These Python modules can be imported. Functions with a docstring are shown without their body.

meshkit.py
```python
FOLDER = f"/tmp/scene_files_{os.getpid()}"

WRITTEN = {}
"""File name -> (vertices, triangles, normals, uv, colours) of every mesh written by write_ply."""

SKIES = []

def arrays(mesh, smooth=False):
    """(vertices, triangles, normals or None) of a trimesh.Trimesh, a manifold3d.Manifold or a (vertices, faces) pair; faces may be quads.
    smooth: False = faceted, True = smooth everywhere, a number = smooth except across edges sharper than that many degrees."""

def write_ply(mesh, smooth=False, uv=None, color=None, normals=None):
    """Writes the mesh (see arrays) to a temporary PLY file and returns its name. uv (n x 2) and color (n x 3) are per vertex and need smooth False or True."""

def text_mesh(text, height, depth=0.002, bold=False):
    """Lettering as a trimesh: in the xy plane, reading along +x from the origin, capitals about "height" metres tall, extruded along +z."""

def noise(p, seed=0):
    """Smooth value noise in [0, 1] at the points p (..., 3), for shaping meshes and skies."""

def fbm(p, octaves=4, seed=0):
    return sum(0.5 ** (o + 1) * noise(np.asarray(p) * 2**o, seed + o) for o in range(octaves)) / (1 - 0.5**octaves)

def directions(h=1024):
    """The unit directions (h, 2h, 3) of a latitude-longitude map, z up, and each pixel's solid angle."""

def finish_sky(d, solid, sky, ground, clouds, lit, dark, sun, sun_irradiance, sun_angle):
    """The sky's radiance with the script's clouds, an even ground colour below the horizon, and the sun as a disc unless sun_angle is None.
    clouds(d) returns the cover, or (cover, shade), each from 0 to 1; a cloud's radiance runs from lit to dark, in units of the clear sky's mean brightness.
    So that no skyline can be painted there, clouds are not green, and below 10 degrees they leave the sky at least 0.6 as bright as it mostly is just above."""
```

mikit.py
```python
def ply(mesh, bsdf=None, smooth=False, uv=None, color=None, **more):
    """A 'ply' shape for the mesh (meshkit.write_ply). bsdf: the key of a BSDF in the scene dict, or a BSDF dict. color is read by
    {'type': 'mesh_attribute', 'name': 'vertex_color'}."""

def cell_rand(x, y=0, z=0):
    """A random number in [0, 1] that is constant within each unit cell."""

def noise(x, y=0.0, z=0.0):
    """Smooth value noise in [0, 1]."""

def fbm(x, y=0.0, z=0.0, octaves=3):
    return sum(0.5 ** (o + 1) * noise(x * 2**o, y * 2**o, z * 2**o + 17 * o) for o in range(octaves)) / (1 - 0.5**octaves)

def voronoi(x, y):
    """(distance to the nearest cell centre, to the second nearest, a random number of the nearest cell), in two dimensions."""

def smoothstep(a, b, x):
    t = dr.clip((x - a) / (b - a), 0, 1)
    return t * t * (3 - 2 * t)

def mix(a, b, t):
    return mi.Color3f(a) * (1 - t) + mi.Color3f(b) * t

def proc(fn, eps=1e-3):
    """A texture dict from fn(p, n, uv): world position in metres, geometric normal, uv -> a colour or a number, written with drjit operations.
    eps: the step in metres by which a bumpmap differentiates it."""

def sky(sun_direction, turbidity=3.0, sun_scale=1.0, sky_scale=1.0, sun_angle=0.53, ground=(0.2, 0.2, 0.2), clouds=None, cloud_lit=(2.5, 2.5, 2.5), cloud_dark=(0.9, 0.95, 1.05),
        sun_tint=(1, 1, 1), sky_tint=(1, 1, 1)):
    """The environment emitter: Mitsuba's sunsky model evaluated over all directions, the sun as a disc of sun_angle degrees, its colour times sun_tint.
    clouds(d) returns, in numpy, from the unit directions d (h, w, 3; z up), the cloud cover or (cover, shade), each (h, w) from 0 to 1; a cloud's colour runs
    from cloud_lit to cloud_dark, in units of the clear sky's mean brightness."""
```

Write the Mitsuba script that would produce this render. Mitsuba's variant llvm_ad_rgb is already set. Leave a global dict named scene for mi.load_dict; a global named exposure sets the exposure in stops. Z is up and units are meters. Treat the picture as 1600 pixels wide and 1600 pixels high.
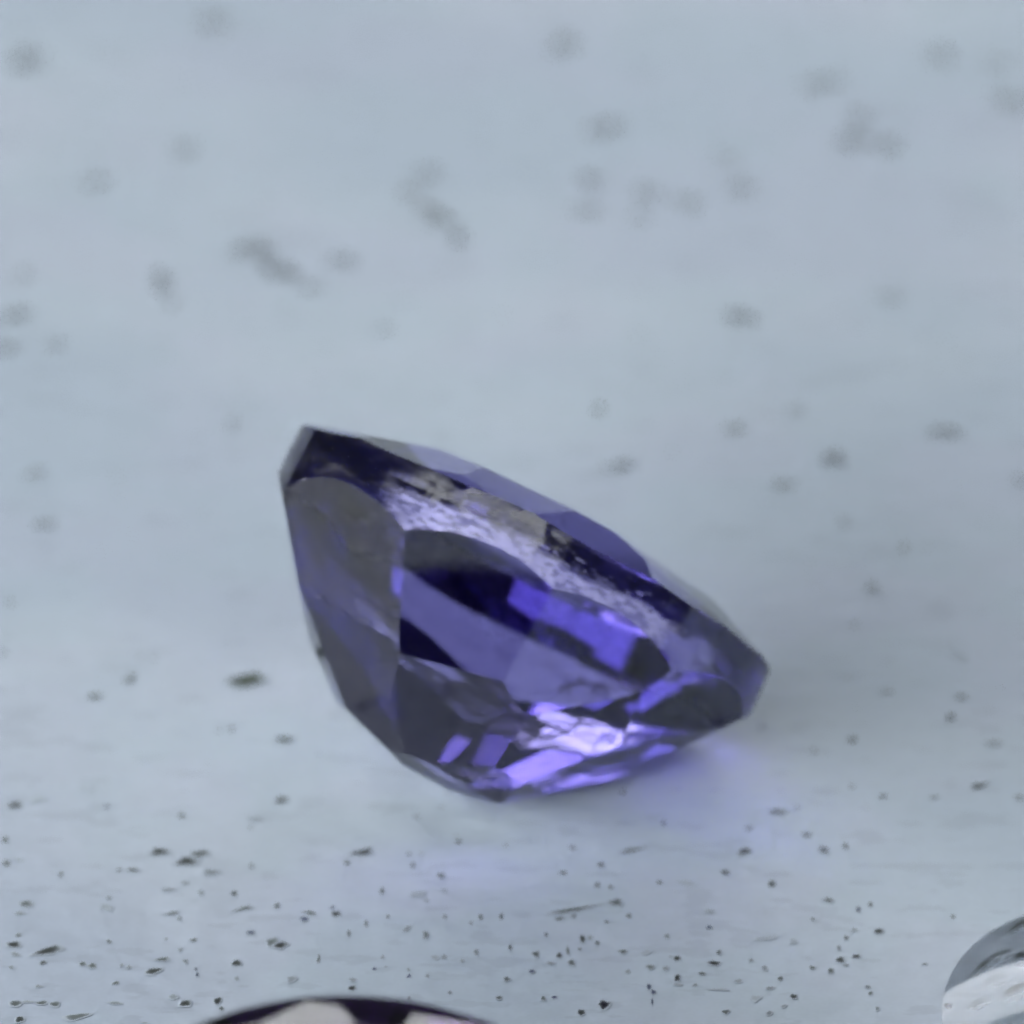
"""Close-up of a violet faceted gemstone lying on a pale blue-grey painted board.
Everything is built at ten times life size (1 unit = 10 cm): Mitsuba starts secondary rays about 0.1 mm off a surface,
which would be a visible gap on a stone of 8 mm; at this size it is far below one pixel."""
import math, random
import numpy as np
import trimesh
import drjit as dr
import mitsuba as mi
import mikit, meshkit
from scipy.spatial import HalfspaceIntersection
T = mi.ScalarTransform4f
scene, labels = {}, {}
rng = np.random.default_rng(7)

# ---------------------------------------------------------------- camera, light, exposure
PX = 1e-4                       # size of one photograph pixel at the stone
ELEV = math.radians(32.0)       # the camera looks down by this much
DIST = 2.0
V = np.array([0, -math.cos(ELEV), math.sin(ELEV)])      # towards the camera
U = np.array([0, math.sin(ELEV), math.cos(ELEV)])       # up in the picture
R = np.array([1.0, 0, 0])
GZ = 0.0334                                             # height of the stone's centre above the board
TARGET = np.array([0, 0, GZ]) + (-21.0 * R + 90 * U) * PX
EYE = TARGET + V * DIST
exposure = -0.09
FOCUS = DIST - 0.051
scene['camera'] = {'type': 'thinlens', 'fov': math.degrees(2 * math.atan(800 * PX / DIST)), 'fov_axis': 'x', 'near_clip': 0.05, 'far_clip': 100.0,
                   'aperture_radius': 0.022, 'focus_distance': FOCUS,
                   'to_world': T().look_at(origin=EYE.tolist(), target=TARGET.tolist(), up=[0, 0, 1])}


def lamp(key, label, cat, az, el, wide, high, rgb, dist=11.0):
    """A glowing rectangle that faces the stone: azimuth (0 = right, 90 = behind), elevation and angular size in degrees."""
    a, e = math.radians(az), math.radians(el)
    pos = dist * np.array([math.cos(e) * math.cos(a), math.cos(e) * math.sin(a), math.sin(e)])
    w, h = (dist * math.tan(math.radians(x) / 2) for x in (wide, high))
    scene[key] = {'type': 'rectangle', 'to_world': T().look_at(origin=pos.tolist(), target=[0, 0, 0], up=[0, 0, 1]) @ T().scale([w, h, 1]),
                  'bsdf': {'type': 'diffuse', 'reflectance': {'type': 'rgb', 'value': 0.5}},
                  'emitter': {'type': 'area', 'radiance': {'type': 'rgb', 'value': list(rgb)}}}
    labels[key] = {'label': label, 'category': cat}


# daylight from the windows of the room (one behind the board, a wide one to its left, a roof window above the photographer) and the dim room all round
lamp('window', 'long bright window behind the board', 'window', 81.5, 30.4, 83.3, 16.5, [3.9, 4.0, 4.15])
lamp('window_001', 'wide bright window to the left of the board', 'window', 209.0, 18.4, 84.0, 20.4, [11.3, 11.55, 12.1])
lamp('roof_window', 'narrow roof window high above the front of the board', 'window', 263.2, 48.1, 58.0, 17.9, [2.1, 2.2, 2.3])
scene['room_glow'] = {'type': 'constant', 'radiance': {'type': 'rgb', 'value': [0.055, 0.06, 0.066]}}

# ---------------------------------------------------------------- materials
def board_color(p, n, uv):
    big = mikit.fbm(p.x * 11, p.y * 15, 1.0, 3)
    hue = mikit.fbm(p.x * 38 + 7, p.y * 46, 3.0, 3)
    fine = mikit.fbm(p.x * 330, p.y * 560, 4.0, 3)
    grain = mikit.noise(p.x * 2600, p.y * 4200, 2.0)
    base = mikit.mix([0.372, 0.434, 0.502], [0.418, 0.478, 0.536], mikit.smoothstep(0.32, 0.68, big))
    base = mikit.mix(base, base * mi.Color3f(0.93, 1.0, 0.965), 0.28 * mikit.smoothstep(0.45, 0.62, hue))        # faint greenish clouds in the paint
    base = mikit.mix(base, base * mi.Color3f(1.01, 0.97, 1.0), 0.28 * mikit.smoothstep(0.52, 0.36, hue))
    worn = mikit.smoothstep(0.63, 0.74, mikit.fbm(p.x * 150 + 5, p.y * 420, 8.0, 4))                             # thin places, drawn out along the brush
    return base * (0.965 + 0.05 * fine + 0.03 * grain) * (1 - 0.07 * worn)


def board_bump(p, n, uv):
    return 0.0010 * mikit.fbm(p.x * 120, p.y * 260, 2.0, 3)


scene['board_paint'] = {'type': 'bumpmap', 'arbitrary': mikit.proc(board_bump, eps=4e-4), 'scale': 0.35,
                        'bsdf': {'type': 'principled', 'base_color': mikit.proc(board_color), 'roughness': 0.55, 'specular': 0.35}}
scene['fleck_mat'] = {'type': 'twosided', 'bsdf': {'type': 'principled', 'base_color': {'type': 'mesh_attribute', 'name': 'vertex_color'}, 'roughness': 0.7, 'specular': 0.2}}


def glass(key, ior, tint_r=1.0, tint_t=1.0):
    scene[key] = {'type': 'dielectric', 'int_ior': ior, 'ext_ior': 1.0}


def dye(key, sigma):
    scene[key] = {'type': 'homogeneous', 'albedo': 0.0, 'sigma_t': {'type': 'rgb', 'value': [x / max(sigma) for x in sigma]}, 'scale': float(max(sigma))}


glass('stone_facets', 1.818)
dye('violet_body', [25.0, 27.5, 10.0])
dye('plum_body', [60.0, 85.0, 48.0])
glass('clear_crystal', 1.40)
glass('plum_facets', 1.52)
scene['clear_frosted'] = {'type': 'roughdielectric', 'int_ior': 1.818, 'ext_ior': 1.0, 'alpha': 0.35, 'distribution': 'ggx'}

# ---------------------------------------------------------------- the board
slab = trimesh.creation.box([6.0, 6.0, 0.2])
slab.apply_translation([0, 0, -0.1])
scene['board'] = mikit.ply(slab, 'board_paint')
labels['board'] = {'kind': 'structure', 'label': 'pale blue grey painted board sprinkled with dark flecks and pits', 'category': 'board'}

TONES = {0: (0.315, 0.36, 0.39), 1: (0.22, 0.255, 0.275), 2: (0.115, 0.136, 0.133), 3: (0.038, 0.046, 0.041), 4: (0.034, 0.048, 0.022), 5: (0.070, 0.088, 0.135), 6: (0.005, 0.005, 0.008)}
RIM = np.array([0.402, 0.458, 0.512])


def fleck(x, y, length, width, ang, tone, seed):
    """A chip in the paint: a shallow uneven pit with a dark floor, a slightly raised lip of paint and an edge that runs out into the board."""
    r = np.random.default_rng(seed)
    k = 18
    th = np.arange(k) / k * 2 * np.pi
    wob = 1 + sum(r.normal(0, 0.22 / m ** 0.8) * np.cos(m * th + r.uniform(0, 6.28)) for m in (2, 3, 4, 5))
    wob = np.clip(wob, 0.45, 1.7)
    taper = 1 - 0.5 * np.clip(length / width - 1.2, 0, 1) * np.cos(th) * r.choice([-1, 1])
    dark = np.array(TONES[tone]) * r.uniform(0.85, 1.2)
    lip = min(0.00007, 0.04 * min(length, width))
    v, c = [[0, 0, 0.2 * lip]], [dark]
    for s, z, f in ((0.42, 0.2, 0.06), (0.66, 0.55, 0.40), (0.80, 1.0, 0.92), (1.0, 0.0, 1.0)):
        w = wob * (1 + 0.08 * r.normal(size=k) * (s < 0.8)) * s
        v += [[0.70 * length * q * np.cos(t), 0.70 * width * q * np.sin(t) * b, z * lip] for t, q, b in zip(th, w, taper)]
        g = np.clip(f + 0.18 * r.normal(size=k) * (0.3 < f < 0.9), 0, 1)[:, None]
        c += list(dark * (1 - g) + RIM * g)
    v, c = np.array(v), np.array(c)
    f = [[0, 1 + i, 1 + (i + 1) % k] for i in range(k)]
    for q in range(3):
        a, b = 1 + q * k, 1 + (q + 1) * k
        for i in range(k):
            j = (i + 1) % k
            f += [[a + i, b + i, b + j], [a + i, b + j, a + j]]
    ca, sa = math.cos(ang), math.sin(ang)
    out = np.stack([x + ca * v[:, 0] - sa * v[:, 1], y + sa * v[:, 0] + ca * v[:, 1], 0.00012 + v[:, 2]], 1)
    return out, np.array(f), c


def patch(x, y, length, width, ang, tone, seed):
    """A worn patch of several chips close together."""
    r = np.random.default_rng(seed)
    got, off = [], 0
    for i in range(7):
        q, t = 0.42 * math.sqrt(r.uniform()), r.uniform(0, 2 * math.pi)
        dx, dy = length * q * math.cos(t), width * q * math.sin(t)
        s = r.uniform(0.4, 0.75)
        m = fleck(x + math.cos(ang) * dx - math.sin(ang) * dy, y + math.sin(ang) * dx + math.cos(ang) * dy, length * s, width * s * r.uniform(0.7, 1.1), ang + r.normal(0, 0.3),
                  int(np.clip(tone + r.integers(0, 2), 0, 3)) if tone < 4 else tone, seed * 7 + i)
        m[0][:, 2] += 2e-5 * i
        got.append((m[0], m[1] + off, m[2]))
        off += len(m[0])
    return tuple(np.vstack([g[i] for g in got]) for i in range(3))


FLECKS = """70.61 -62.13 6.20 1.30 53 2;75.89 -51.03 5.63 1.30 47 2;73.25 -59.50 4.48 1.11 32 2;75.25 -70.00 4.45 1.48 45 2;72.43 -66.51 3.19 0.93 25 1;76.15 -60.90 2.24 1.86 32 3;69.30 -72.61 2.66 1.11 32 1;-83.15 28.06 1.27 1.08 0 1;-62.84 20.13 1.81 1.88 0 2;-68.29 15.07 2.05 1.54 9 2;-44.01 19.76 5.78 3.42 15 4;-46.39 5.56 1.06 0.86 0 2;-48.40 5.00 0.66 0.68 0 2;-38.05 2.59 2.30 1.65 9 4;-79.95 -16.35 2.17 1.63 0 3;-38.29 -14.89 2.37 1.43 31 2;-53.84 -19.26 0.98 1.09 0 2;-42.31 -20.35 2.18 0.72 0 1;-42.87 -22.71 0.59 0.93 0 1;-65.51 -16.71 0.77 0.88 0 5;-81.12 -26.16 0.80 1.51 0 2;-80.70 -32.83 0.99 1.50 0 2;-72.15 -35.88 0.60 1.13 0 2;-56.90 -29.59 3.19 1.50 0 3;-52.65 -32.29 3.24 2.07 14 3;-50.71 -30.13 2.05 2.07 18 2;-60.86 -34.63 1.79 0.75 0 2;-63.14 -34.63 0.60 0.94 0 1;-48.71 -35.34 2.58 1.31 0 1;-52.72 -38.39 0.99 0.75 0 1;-55.26 -40.18 1.98 0.56 0 1;-50.28 -41.07 0.79 1.31 0 1;-45.12 -41.25 0.79 1.31 0 3;-42.58 -33.55 0.60 1.50 0 1;-77.25 -44.10 2.18 1.31 0 2;-78.25 -46.77 1.39 0.75 7 1;-43.76 -45.53 2.95 0.75 26 2;-38.43 -44.64 0.79 1.31 0 2;-33.45 -46.59 2.00 0.75 -9 2;-34.22 -48.37 1.09 1.49 0 5;-54.72 -46.77 1.64 0.75 21 2;-53.50 -48.19 0.69 0.93 0 1;-42.36 -52.09 1.28 0.93 0 5;-78.86 -55.45 2.17 1.30 0 3;-73.68 -57.21 4.55 1.49 24 3;-39.06 -54.74 1.48 2.23 0 2;-37.77 -55.62 2.03 1.67 18 3;-64.20 -54.57 0.79 0.74 0 2;-51.20 -54.21 0.99 0.74 9 2;-64.85 -45.17 1.58 1.49 0 0;-64.52 -42.50 0.79 0.75 0 1;-78.16 -52.80 0.59 0.93 0 2;-77.21 -75.90 1.27 1.47 0 3;-78.03 -71.56 1.97 1.29 -5 2;-74.03 -71.39 1.57 0.92 0 2;-75.99 -71.04 1.96 0.55 0 0;-71.96 -71.74 1.37 1.29 0 2;-68.34 -75.04 3.60 1.29 18 2;-74.17 -60.38 0.88 0.93 0 3;-68.07 -60.73 0.88 1.11 0 2;-66.58 -61.25 1.00 1.48 -33 2;-62.82 -65.98 0.98 0.74 0 2;-55.90 -59.50 2.00 0.93 14 2;-57.01 -62.66 2.50 1.30 26 3;-52.25 -60.02 0.79 0.93 0 1;-53.11 -56.86 0.69 0.74 0 1;-44.38 -60.55 1.47 1.48 0 3;-50.64 -62.13 0.39 0.74 0 5;-50.41 -63.71 0.49 0.93 0 5;-47.12 -70.87 1.08 1.85 0 3;-46.50 -72.95 0.68 0.92 0 2;-52.00 -71.56 1.66 1.66 0 3;-53.90 -69.82 1.30 1.11 33 1;-44.30 -64.76 0.69 0.93 0 1;-62.87 -71.39 1.78 0.74 -9 1;-60.87 -61.60 0.69 0.74 0 1;-62.06 -61.08 0.49 0.74 0 1;-78.48 -58.09 1.23 0.93 -17 1;-74.56 -66.86 1.18 0.56 0 1;-25.61 -29.77 3.25 1.50 14 3;-27.77 -32.65 0.80 1.13 0 2;-10.48 -26.70 0.80 1.13 0 2;-3.00 -27.60 0.60 0.94 0 1;-18.14 -30.13 0.60 0.94 0 1;-16.24 -30.13 0.50 0.94 0 0;-17.52 -33.37 0.60 1.31 0 2;-13.13 -36.24 0.99 1.50 0 2;-22.23 -40.54 0.59 1.68 0 2;-16.67 -41.43 2.18 1.31 0 0;-12.61 -40.36 0.89 0.94 0 0;-29.30 -46.95 1.41 1.31 14 3;-29.91 -45.17 0.49 0.93 0 5;-24.62 -49.61 0.49 1.86 0 1;-27.26 -52.27 0.49 1.49 0 2;-21.28 -47.66 0.59 0.75 0 2;-18.29 -51.03 0.67 1.86 -33 1;-15.42 -52.80 0.79 1.86 0 2;-12.48 -47.66 0.49 1.12 0 1;-6.94 -47.84 0.59 1.49 0 2;-3.78 -47.66 0.49 1.49 0 2;-8.42 -49.43 0.59 0.75 0 1;-31.81 -59.32 0.49 1.86 0 2;-21.97 -58.97 0.69 0.74 0 1;-23.22 -62.13 0.59 0.74 0 5;-17.91 -64.06 0.59 0.93 0 5;-18.02 -62.31 0.39 0.74 0 1;-15.06 -64.06 0.59 0.93 0 1;-9.77 -59.85 0.69 0.74 0 1;-2.89 -64.93 0.88 1.11 0 2;-7.61 -57.56 0.59 1.67 0 1;-13.91 -58.97 0.98 1.11 0 0;-12.53 -58.79 0.59 1.11 0 1;-35.86 -64.93 1.22 1.67 -17 1;-26.61 -67.38 1.08 1.29 0 3;-26.43 -65.11 1.18 0.74 0 1;-11.60 -68.60 0.59 0.92 0 1;-4.06 -70.00 0.88 0.92 0 2;-2.40 -56.15 0.49 1.30 0 2;-17.86 -70.00 0.49 0.74 0 1;15.26 -12.70 0.75 1.03 0 2;21.59 -21.44 0.39 1.68 0 3;16.73 -29.05 3.98 0.75 21 2;39.65 -18.17 2.77 1.08 0 2;42.48 -16.90 0.67 0.88 0 1;34.87 -22.90 1.19 0.93 0 1;43.92 -24.71 1.52 0.94 11 2;34.17 -29.41 2.04 1.32 14 3;46.43 -29.05 1.58 1.32 21 2;31.00 -35.34 1.29 1.13 0 3;38.20 -38.57 0.99 1.69 0 3;5.85 -35.52 1.19 0.94 0 2;11.73 -33.19 0.92 1.13 -18 2;7.27 -28.32 1.00 1.13 46 1;11.10 -38.93 0.79 1.12 0 2;13.18 -39.46 0.69 0.94 0 2;20.83 -38.21 0.69 1.12 0 2;7.50 -45.71 7.21 0.93 19 2;5.31 -48.19 1.59 0.75 7 2;7.39 -47.48 0.89 0.93 0 1;13.94 -43.75 1.80 1.68 -9 2;15.99 -47.48 0.69 1.12 0 2;12.52 -49.08 0.49 0.75 0 2;24.90 -38.39 2.79 1.12 -7 0;8.75 -53.86 0.79 1.86 0 3;9.93 -53.51 0.59 1.12 0 1;11.01 -54.92 0.59 0.93 0 2;3.13 -52.62 0.49 0.93 0 2;1.54 -58.09 0.98 1.49 0 2;5.18 -58.44 0.79 1.30 0 3;6.47 -57.03 0.49 1.86 0 2;8.34 -56.68 0.49 0.74 0 2;7.04 -60.38 0.98 1.48 0 2;3.90 -60.55 1.18 0.74 0 1;0.94 -62.83 0.88 0.93 0 5;14.93 -57.39 1.28 0.93 0 2;18.47 -57.56 1.10 1.49 -46 0;19.13 -61.60 1.10 1.11 -33 2;21.48 -61.96 0.79 1.11 0 1;23.28 -59.15 0.98 1.30 0 3;23.22 -64.58 0.98 1.48 0 3;23.30 -66.33 1.18 0.74 0 0;27.06 -63.36 0.79 0.93 0 2;28.87 -60.55 2.00 1.11 -14 3;29.70 -57.56 0.79 0.93 0 2;28.31 -50.68 0.89 0.93 0 5;21.77 -53.15 0.79 1.12 0 1;18.88 -67.03 0.78 1.30 0 5;19.55 -68.43 0.78 1.11 0 5;19.33 -71.04 0.39 1.48 0 5;11.99 -71.91 1.76 2.03 0 6;8.46 -74.00 1.08 1.48 0 3;2.70 -70.17 0.69 1.11 0 2;4.36 -69.82 0.78 0.74 0 5;15.68 -62.83 0.69 0.93 0 1;32.63 -65.46 1.09 0.93 -9 1;36.71 -61.96 0.79 1.30 0 1;34.59 -59.67 0.69 0.74 0 1;39.02 -64.76 0.79 1.11 0 2;40.99 -69.65 0.98 1.29 0 3;30.55 -73.82 0.98 1.11 0 2;37.19 -74.17 0.88 1.11 0 1;37.41 -67.38 1.19 0.74 9 1;39.47 -72.26 0.78 0.74 0 1;43.99 -61.78 0.79 0.93 0 2;46.82 -62.66 0.79 1.30 0 2;35.20 -70.17 1.20 1.48 -33 0;25.95 -66.51 0.69 0.74 0 1;46.84 -43.03 1.39 0.93 0 2;44.35 -48.37 0.59 0.75 0 1;29.46 -67.73 2.35 0.55 0 0;37.05 -53.68 3.03 0.93 14 0;41.17 -54.57 0.89 1.30 0 0;28.47 -46.24 1.41 0.75 11 0;49.84 -27.96 0.80 1.32 0 2;51.43 -45.71 0.69 1.31 0 5;53.34 -44.28 0.59 1.12 0 2;54.45 -51.74 1.21 1.49 -18 3;66.02 -47.66 0.59 0.93 0 2;49.38 -53.51 0.59 0.93 0 2;48.23 -56.33 0.59 1.12 0 1;50.84 -58.62 1.19 0.93 9 3;48.36 -59.67 1.18 1.48 0 3;50.71 -51.38 0.89 0.75 0 1;49.21 -61.08 0.69 0.74 0 1;52.41 -67.03 0.88 0.74 0 1;52.76 -68.78 0.59 0.92 0 2;61.31 -60.73 0.69 0.56 0 1;64.61 -72.43 1.21 1.48 14 5;53.74 -72.95 0.68 0.92 0 1;67.26 8.90 1.45 1.41 0 3;69.16 14.88 1.63 1.16 0 2;51.62 2.40 1.48 1.46 0 2;45.50 -0.93 0.69 1.11 0 2;71.42 -10.68 2.74 1.20 24 3;73.81 1.48 2.40 1.28 0 1;56.07 -13.79 1.15 1.04 0 2;51.32 -11.05 0.94 1.01 0 1;61.19 59.51 1.02 1.64 0 2;55.73 47.33 1.90 1.50 0 4;52.80 36.22 0.72 1.22 0 1;42.19 78.30 2.61 1.93 0 4;49.87 86.81 3.95 2.49 15 3;69.23 94.78 4.32 2.49 18 3;34.64 96.18 2.33 2.22 0 4;51.85 67.50 1.61 1.64 0 1;57.32 16.38 1.83 1.15 0 1;80.50 80.27 1.56 1.93 0 3;69.31 26.73 1.38 0.94 0 0;64.09 -14.16 1.62 0.85 18 1;77.33 -14.16 1.35 1.42 0 1;37.35 6.11 0.86 1.05 0 1;-78.12 66.52 2.44 1.78 0 3;-48.10 97.59 1.69 1.94 0 1;-82.52 42.91 0.89 1.22 0 2;-59.22 26.17 0.66 0.94 0 1;-79.75 82.25 2.92 1.93 35 1;-86.19 121.46 3.50 1.96 0 3;-78.26 122.28 2.44 1.96 0 2;-85.76 216.89 4.28 3.49 0 3;-53.55 230.16 4.24 4.09 0 2;-72.52 175.72 3.54 2.58 0 3;-45.26 152.90 5.33 3.98 0 3;-41.19 146.21 5.54 2.83 -42 3;-35.75 140.39 3.01 2.54 0 3;-30.30 149.34 3.62 2.27 0 3;-60.71 143.09 1.95 6.07 0 3;-58.84 135.84 1.19 2.54 0 1;-85.17 132.33 3.71 2.25 12 3;-83.45 145.17 2.14 1.98 0 1;-17.29 178.92 4.31 2.87 36 2;-19.41 172.53 2.68 2.86 0 2;-15.05 165.10 10.09 2.57 -54 2;-10.92 157.72 2.73 2.27 0 3;-23.89 127.60 2.42 1.97 0 1;-58.67 186.43 4.26 2.87 36 1;6.73 222.40 4.70 3.79 0 2;13.72 193.54 5.31 3.46 12 3;10.36 176.79 3.31 3.44 0 3;10.32 167.22 3.56 2.57 0 2;20.62 172.10 3.76 3.43 0 3;27.08 169.34 3.77 2.57 0 2;19.46 163.62 2.28 2.28 0 3;36.33 173.59 3.54 2.86 0 3;34.31 184.28 4.28 2.58 -36 1;51.12 208.77 4.52 3.48 0 2;61.91 187.93 2.84 3.16 0 3;56.18 189.66 4.80 3.17 0 3;56.89 197.22 3.25 2.60 0 2;71.14 217.99 3.62 3.20 0 2;82.78 203.74 5.41 3.76 0 2;35.69 131.30 4.11 2.53 0 3;60.87 137.91 3.87 3.10 0 1;12.10 102.20 1.47 1.67 0 4;15.14 84.63 3.51 1.66 15 2;44.20 102.20 2.09 1.67 0 1;81.53 215.79 3.62 2.91 0 1;-61.26 26.17 0.57 0.81 0 0;-67.85 -11.96 0.94 0.83 0 0;-76.29 -14.71 2.19 1.43 14 0;-69.35 -11.96 0.94 0.64 0 0;-12.13 -12.88 0.55 0.65 0 1;-13.12 -16.90 0.77 0.88 0 0"""
small, k = [], 0
for i, row in enumerate(FLECKS.split(';')):
    x, y, l, w, a, t = (float(s) for s in row.split())
    m = (patch if y > 25 and l > 1.5 else fleck)(x * 1e-3, y * 1e-3, l * (1.12e-3 if y > 25 else 1e-3), w * (1.12e-3 if y > 25 else 1e-3), math.radians(a), int(t), 100 + i)
    if l > 1.0:
        scene['board__fleck' + (f'_{k:03d}' if k else '')] = mikit.ply((m[0], m[1]), 'fleck_mat', smooth=True, color=m[2])
        k += 1
    else:
        small.append(m)
for i in range(300):             # the faintest specks and scratches, all over the board
    x, y = rng.uniform(-0.16, 0.16), rng.uniform(-0.13, 0.36)
    l = rng.choice([0.0004, 0.0006, 0.0009, 0.0016], p=[0.4, 0.3, 0.2, 0.1]) * rng.uniform(0.8, 1.3)
    small.append(fleck(x, y, l, l * rng.uniform(0.5, 1.1) if l < 0.001 else l * 0.3, rng.normal(0.2, 0.25), int(rng.choice([0, 0, 0, 0, 1, 1])), 5000 + i))
off, vs, fs, cs = 0, [], [], []
for v, f, c in small:
    vs.append(v); fs.append(f + off); cs.append(c)
    off += len(v)
scene['board__small_specks'] = mikit.ply((np.vstack(vs), np.vstack(fs)), 'fleck_mat', smooth=True, color=np.vstack(cs))
labels['board__small_specks'] = {'kind': 'stuff', 'label': 'tiny dark specks and scratches scattered over the paint'}


# ---------------------------------------------------------------- faceted stones
def cut_stone(planes, half_x, half_y, scale, twist=()):
    """The convex solid of facet planes given on a round stone of radius 1: rows (nx, ny, nz, d, part). Returns {part: (v, f)} in metres,
    the outline stretched to half_x by half_y."""
    h = np.array([[p[0], p[1], p[2], -p[3]] for p in planes])
    pts = HalfspaceIntersection(h, np.array([0, 0, 0.02])).intersections
    pts = np.unique(np.round(pts, 7), axis=0)
    parts, facets = {}, []
    for p in planes:
        n = np.array(p[:3])
        on = pts[np.abs(pts @ n - p[3]) < 2e-6]
        if len(on) < 3:
            continue
        c = on.mean(0)
        a = np.cross(n, [0.3, 0.5, 0.8]); a /= np.linalg.norm(a)
        b = np.cross(n, a)
        on = on[np.argsort(np.arctan2((on - c) @ b, (on - c) @ a))] * [half_x, half_y, 1.0] * scale
        v, f = parts.setdefault(p[4], ([], []))
        s = len(v)
        v.extend(on.tolist())
        f.extend([[s, s + i, s + i + 1] for i in range(1, len(on) - 1)])
        facets.append((p[4], on))
    return {k: (np.array(v), np.array(f)) for k, (v, f) in parts.items()}, facets


def facet(az, r0, z0, r1, z1, part, up, jitter=0.0):
    """Plane at azimuth az through (r0, z0) and (r1, z1), facing outwards."""
    dr_, dz = r1 - r0, z1 - z0
    nr, nz = (-dz, dr_) if (-dz) * 1.0 >= 0 else (dz, -dr_)
    if (nz > 0) != up:
        nr, nz = -nr, -nz
    L = math.hypot(nr, nz)
    nr, nz = nr / L, nz / L
    n = np.array([nr * math.cos(az), nr * math.sin(az), nz])
    return [*n, nr * r0 + nz * z0, part]


def tiers(rows, jit, wobble):
    """Facet planes tier by tier; jit holds each facet's own small errors of turn and height, as a hand-cut stone has."""
    out, k = [], 0
    for count, phase, r0, z0, r1, z1, part, up in rows:
        for i in range(count):
            az = 2 * math.pi * (i + phase) / count + wobble * jit[k]
            s0, s1 = 1 + wobble * 0.35 * jit[k + 1], 1 + wobble * 0.35 * jit[k + 2]
            k += 3
            out.append(facet(az, r0, z0 * s0 if part == 'pavilion' else z0, r1, z1 * s1, part, up))
    return out


def girdle_planes(n, part='girdle'):
    return [[math.cos(2 * math.pi * i / n), math.sin(2 * math.pi * i / n), 0.0, 1.0, part] for i in range(n)]


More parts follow.
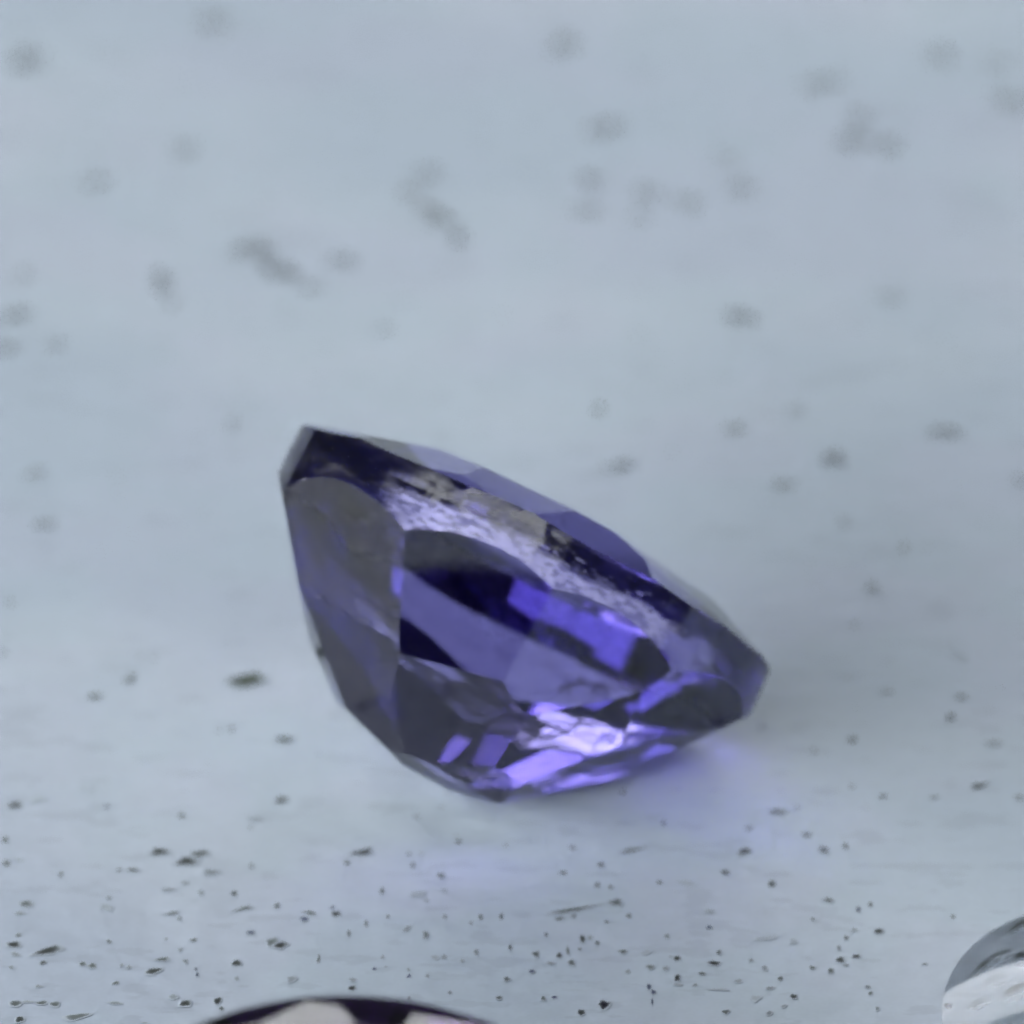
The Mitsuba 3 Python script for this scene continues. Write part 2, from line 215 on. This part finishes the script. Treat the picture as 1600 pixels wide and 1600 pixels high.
def rough_band(mesh, amp, freq, levels, seed):
    """Subdivides the girdle and makes it uneven, its borders left where the facets meet it."""
    m = trimesh.Trimesh(*mesh, process=False)
    m.merge_vertices()
    v, f = m.vertices, m.faces
    for _ in range(levels):
        v, f = trimesh.remesh.subdivide(v, f)
    m = trimesh.Trimesh(v, f, process=False)
    m.merge_vertices()
    edges = np.sort(m.edges, axis=1)
    e, cnt = np.unique(edges, axis=0, return_counts=True)
    border = np.zeros(len(m.vertices), bool)
    border[e[cnt == 1].ravel()] = True
    q = m.vertices
    nrm = m.vertex_normals
    d = amp * (meshkit.fbm(q * freq, 4, seed) - 0.55) + 0.5 * amp * (meshkit.fbm(q * freq * [0.4, 0.4, 3], 3, seed + 5) - 0.5)
    d[border] = 0
    m.vertices = q + nrm * d[:, None]
    return np.array(m.vertices), np.array(m.faces)


def place(axis_x, axis_y, axis_z, origin):
    m = np.eye(4)
    m[:3, 0], m[:3, 1], m[:3, 2], m[:3, 3] = axis_x, axis_y, axis_z, origin
    return m


def move(mesh, m):
    return mesh[0] @ m[:3, :3].T + m[:3, 3], mesh[1]


def add_part(key, mesh, bsdf, medium, smooth=False):
    scene[key] = mikit.ply(mesh, bsdf, smooth=smooth, **({'interior': {'type': 'ref', 'id': medium}} if medium else {}))


S = 420 * PX                                # half the stone's length
CUT = dict(wobble=0.0605, ior=1.8182, width=0.6864, delta=9.56, roll=25.90, spin=13.76,
           n=(10, 9, 6, 4), ph=(-0.2178, -0.5394, 0.5574, 0.3378), r=(0.6933, 0.3495, 0.26), z=(0.4216, 0.7234, 0.7576, 0.8353), nc=(14, 6), phc=(0.4559, -0.7612), zt=0.1290,
           jit=[1.3, -2.5, -1.66, 1.27, -0.75, 0.36, -0.98, -0.56, 0.17, 0.22, -0.88, 1.38, 0.49, -1.11, -1.11, -1.84, 1.63, 0.34, 0.89, 1.05, -2.45, 2.5, -2.06,
                0.57, 0.31, 2.5, 2.22, 1.53, -2.49, 0.79, -0.06, 1.7, -0.58, -0.74, 0.07, -2.48, -0.62, -0.02, -0.26, 2, -0.38, 2.17, -1.85, -1.11,
                0.11, -1.88, 1.27, 1.02, -2.48, -2.18, 0.6, 0.17, 1.92, -2.42, 1.99, -2.34, -1.01, -0.24, -1.62, -1.41, 2.22, -1.1, -1.91, 1.27,
                -1.27, -1.6, 1.24, -1.43, 0.21, 0.6, -2.27, -0.12, 1.61, -2.5, 1.18, 2.27, 2.44, -1.68, -1.37, 0.04, 2.01, 1.5, 1.5, 1.97, 1.19,
                -2.37, -0.36, 0.85, -1.91, 0.69, 2.3, 0.12, -1.08, -0.86, 0.34, -0.85, 1.57, -2.5, 2.43, 0.37, -0.2, -0.84, -1.78, 2.04, 2.05, -0.87,
                0.62, -0.35, 1.32, -0.89, 0.95, 2.1, 0.23, -2.35, -1.94, 0.45, 1.52, 0.85, 1.34, -0.82, 1.6, -0.48, 0.08, 0.24, 2.16, -1.77, -1.79,
                -2.5, -0.54, -1.55, 0.23, -0.05, 2.08, -0.82, 0.84, 1.1, 0.91, 1.62, -1.25, 0.6, -0.99, -0.52, -0.09, 0.63, -2.5, 0.27, 2.4])
ZG = 0.152                                  # girdle height, in half lengths
(n1, n2, n3, n4), (p1, p2, p3, p4), (r1, r2, r3), (z1, z2, z3, z4) = CUT['n'], CUT['ph'], CUT['r'], CUT['z']


def inward(ra, za, rb, zb, t):
    """A point a little outside the break between two tiers, so that they cut each other cleanly."""
    return ra + (rb - ra) * t, za + (zb - za) * t


rows = [(n1, p1, 1.0, -0.01, r1, -z1, 'pavilion', False),
        (n2, p2, *inward(r1, -z1, r2, -z2, -0.10), r2, -z2, 'pavilion', False),
        (n3, p3, *inward(r2, -z2, r3, -z3, -0.15), r3, -z3, 'pavilion', False),
        (n4, p4, *inward(r3, -z3, 0, -z4, -0.10), 0.0, -z4, 'pavilion', False),
        (CUT['nc'][0], CUT['phc'][0], 1.0, ZG, 0.80, ZG + 0.7 * CUT['zt'], 'crown', True),
        (CUT['nc'][1], CUT['phc'][1], 0.86, ZG + 0.45 * CUT['zt'], 0.62, ZG + CUT['zt'], 'crown', True)]
planes = tiers(rows, CUT['jit'], CUT['wobble']) + [facet(-0.9, 0.30, -0.742, 0.02, -0.775, 'pavilion', False), facet(2.0, 0.30, -0.742, 0.02, -0.79, 'pavilion', False), [0, 0, 1, ZG + CUT['zt'], 'table_facet']] + girdle_planes(56)
parts, facets = cut_stone(planes, 1.0, CUT['width'], S)
parts['girdle'] = rough_band(parts['girdle'], 0.0005, 160, 4, 3)

ROLL, DELTA = math.radians(CUT['roll']), math.radians(CUT['delta'])
ax = math.cos(ROLL) * R - math.sin(ROLL) * U
nn = math.sin(ROLL) * R + math.cos(ROLL) * U
an = math.cos(DELTA) * nn - math.sin(DELTA) * V
ay = np.cross(an, ax)
sp = math.radians(CUT['spin'])
ax, ay = math.cos(sp) * ax + math.sin(sp) * ay, math.cos(sp) * ay - math.sin(sp) * ax
rest = place(ax, ay, an, [0, 0, 0])
rest[:3, 3] = -rest[:3, :3] @ np.array([0, 0, ZG / 2 * S])
low = min((move(p, rest)[0][:, 2]).min() for p in parts.values())
rest[2, 3] += 0.0001 - low                  # set down on the board
print('stone centre height is', -low, 'and the camera expects', GZ)
SX, SY, SZ, S0 = rest[:3, 0].tolist(), rest[:3, 1].tolist(), rest[:3, 2].tolist(), rest[:3, 3].tolist()


def on_stone(p):
    """The point in the stone's own axes, in half lengths: along it, across it, up from the lower edge of the band."""
    q = [p.x - S0[0], p.y - S0[1], p.z - S0[2]]
    return [(q[0] * a[0] + q[1] * a[1] + q[2] * a[2]) / S for a in (SX, SY, SZ)]


def frost(p, n, uv):
    """A chipped, frosted streak along the lower edge of the band, on its near side."""
    x, y, z = on_stone(p)
    rag = mikit.fbm(x * 5 + 3, y * 5, z * 12, 4)
    chips = mikit.fbm(x * 30, y * 30, z * 55 + 5, 4)
    edge = z + 0.10 * (rag - 0.5) + 0.05 * (chips - 0.5)
    streak = mikit.smoothstep(0.062, 0.045, edge) * mikit.smoothstep(-0.72, -0.60, x + 0.3 * (rag - 0.5)) * mikit.smoothstep(0.48, 0.36, x + 0.2 * (rag - 0.5)) * mikit.smoothstep(0.1, -0.1, y)
    loose = mikit.smoothstep(0.60, 0.66, chips) * mikit.smoothstep(0.14, 0.08, edge) * mikit.smoothstep(-0.6, -0.4, x) * mikit.smoothstep(0.45, 0.25, x)
    return dr.clip(0.62 * streak * (0.35 + 0.65 * mikit.smoothstep(0.40, 0.52, chips)) + 0.35 * loose, 0, 0.7)


def band_rough(p, n, uv):
    x, y, z = on_stone(p)
    return 0.012 + 0.05 * mikit.smoothstep(0.45, 0.7, mikit.fbm(x * 8, y * 8, z * 20 + 9, 3))


scene['stone_girdle'] = {'type': 'blendbsdf', 'weight': mikit.proc(frost),
                         'clear': {'type': 'roughdielectric', 'int_ior': 1.818, 'ext_ior': 1.0, 'alpha': mikit.proc(band_rough), 'distribution': 'ggx'},
                         'white': {'type': 'twosided', 'bsdf': {'type': 'diffuse', 'reflectance': {'type': 'rgb', 'value': [0.50, 0.49, 0.80]}}}}
for name, mesh in parts.items():
    add_part('violet_gemstone__' + name, move(mesh, rest), 'stone_girdle' if name == 'girdle' else 'stone_facets', 'violet_body', smooth=40 if name == 'girdle' else False)
labels['violet_gemstone'] = {'label': 'violet faceted oval gemstone lying tilted on its pointed side in the middle', 'category': 'gemstone'}
labels['violet_gemstone__girdle'] = {'label': 'rough frosted band round the stone'}

# ---------------------------------------------------------------- dark stone in front, cut off by the frame
rnd = np.random.default_rng(5)
rows2 = [(16, 0.0, 1.0, 0.0, 0.55, -0.42, 'pavilion', False), (8, 0.5, 0.6, -0.40, 0.0, -0.72, 'pavilion', False),
         (28, 0.5, 1.0, 0.06, 0.86, 0.15, 'crown', True), (20, 0.0, 0.90, 0.12, 0.72, 0.21, 'crown', True), (14, 0.5, 0.76, 0.195, 0.5, 0.25, 'crown', True)]
planes2 = tiers(rows2, rnd.normal(size=300), 0.06) + [[0, 0, 1, 0.25, 'table_facet']] + girdle_planes(72)
parts2, _ = cut_stone(planes2, 1.0, 0.8, 0.041)
tilt = math.radians(26.5)
az2 = np.array([0.05, -math.sin(tilt), math.cos(tilt)]); az2 /= np.linalg.norm(az2)
ax2 = np.array([1.0, 0, 0]) - az2[0] * az2; ax2 /= np.linalg.norm(ax2)
m2 = place(ax2, np.cross(az2, ax2), az2, [-0.0255, -0.1615, 0])
m2[2, 3] = -min(move(p, m2)[0][:, 2].min() for p in parts2.values()) + 0.0002
for name, mesh in parts2.items():
    add_part('plum_gemstone__' + name, move(mesh, m2), 'plum_facets', 'plum_body', smooth=20 if name == 'girdle' else False)
labels['plum_gemstone'] = {'label': 'very dark plum gemstone in front, only its rounded rim above the lower edge', 'category': 'gemstone'}

# ---------------------------------------------------------------- clear stone at the lower right
u_, v_ = np.meshgrid(np.linspace(0, 1, 40), np.arange(96) / 96 * 2 * np.pi, indexing='ij')
prof_r, prof_z = u_, 1 - u_ ** 2
pts = np.stack([0.0215 * prof_r * np.cos(v_), 0.030 * prof_r * np.sin(v_), 0.0002 + 0.0044 * prof_z], -1).reshape(-1, 3)
f = []
for i in range(39):
    for j in range(96):
        a, b, c, d = i * 96 + j, (i + 1) * 96 + j, (i + 1) * 96 + (j + 1) % 96, i * 96 + (j + 1) % 96
        f += [[a, b, c], [a, c, d]] if i else [[a, b, c]]
dome = (pts + [0.0850, -0.0755, 0], np.array(f))
ring = dome[0][-96:]
wall_v = np.vstack([ring, ring - [0, 0, 0.0030]])
wall_f = np.array([t for j in range(96) for t in ([j, 96 + j, 96 + (j + 1) % 96], [j, 96 + (j + 1) % 96, (j + 1) % 96])])
add_part('clear_stone__dome', dome, 'clear_crystal', None, smooth=True)
add_part('clear_stone__edge', (wall_v, wall_f), 'clear_frosted', None, smooth=True)
labels['clear_stone'] = {'label': 'clear colourless domed stone at the lower right corner, cut off by the frame', 'category': 'gemstone'}
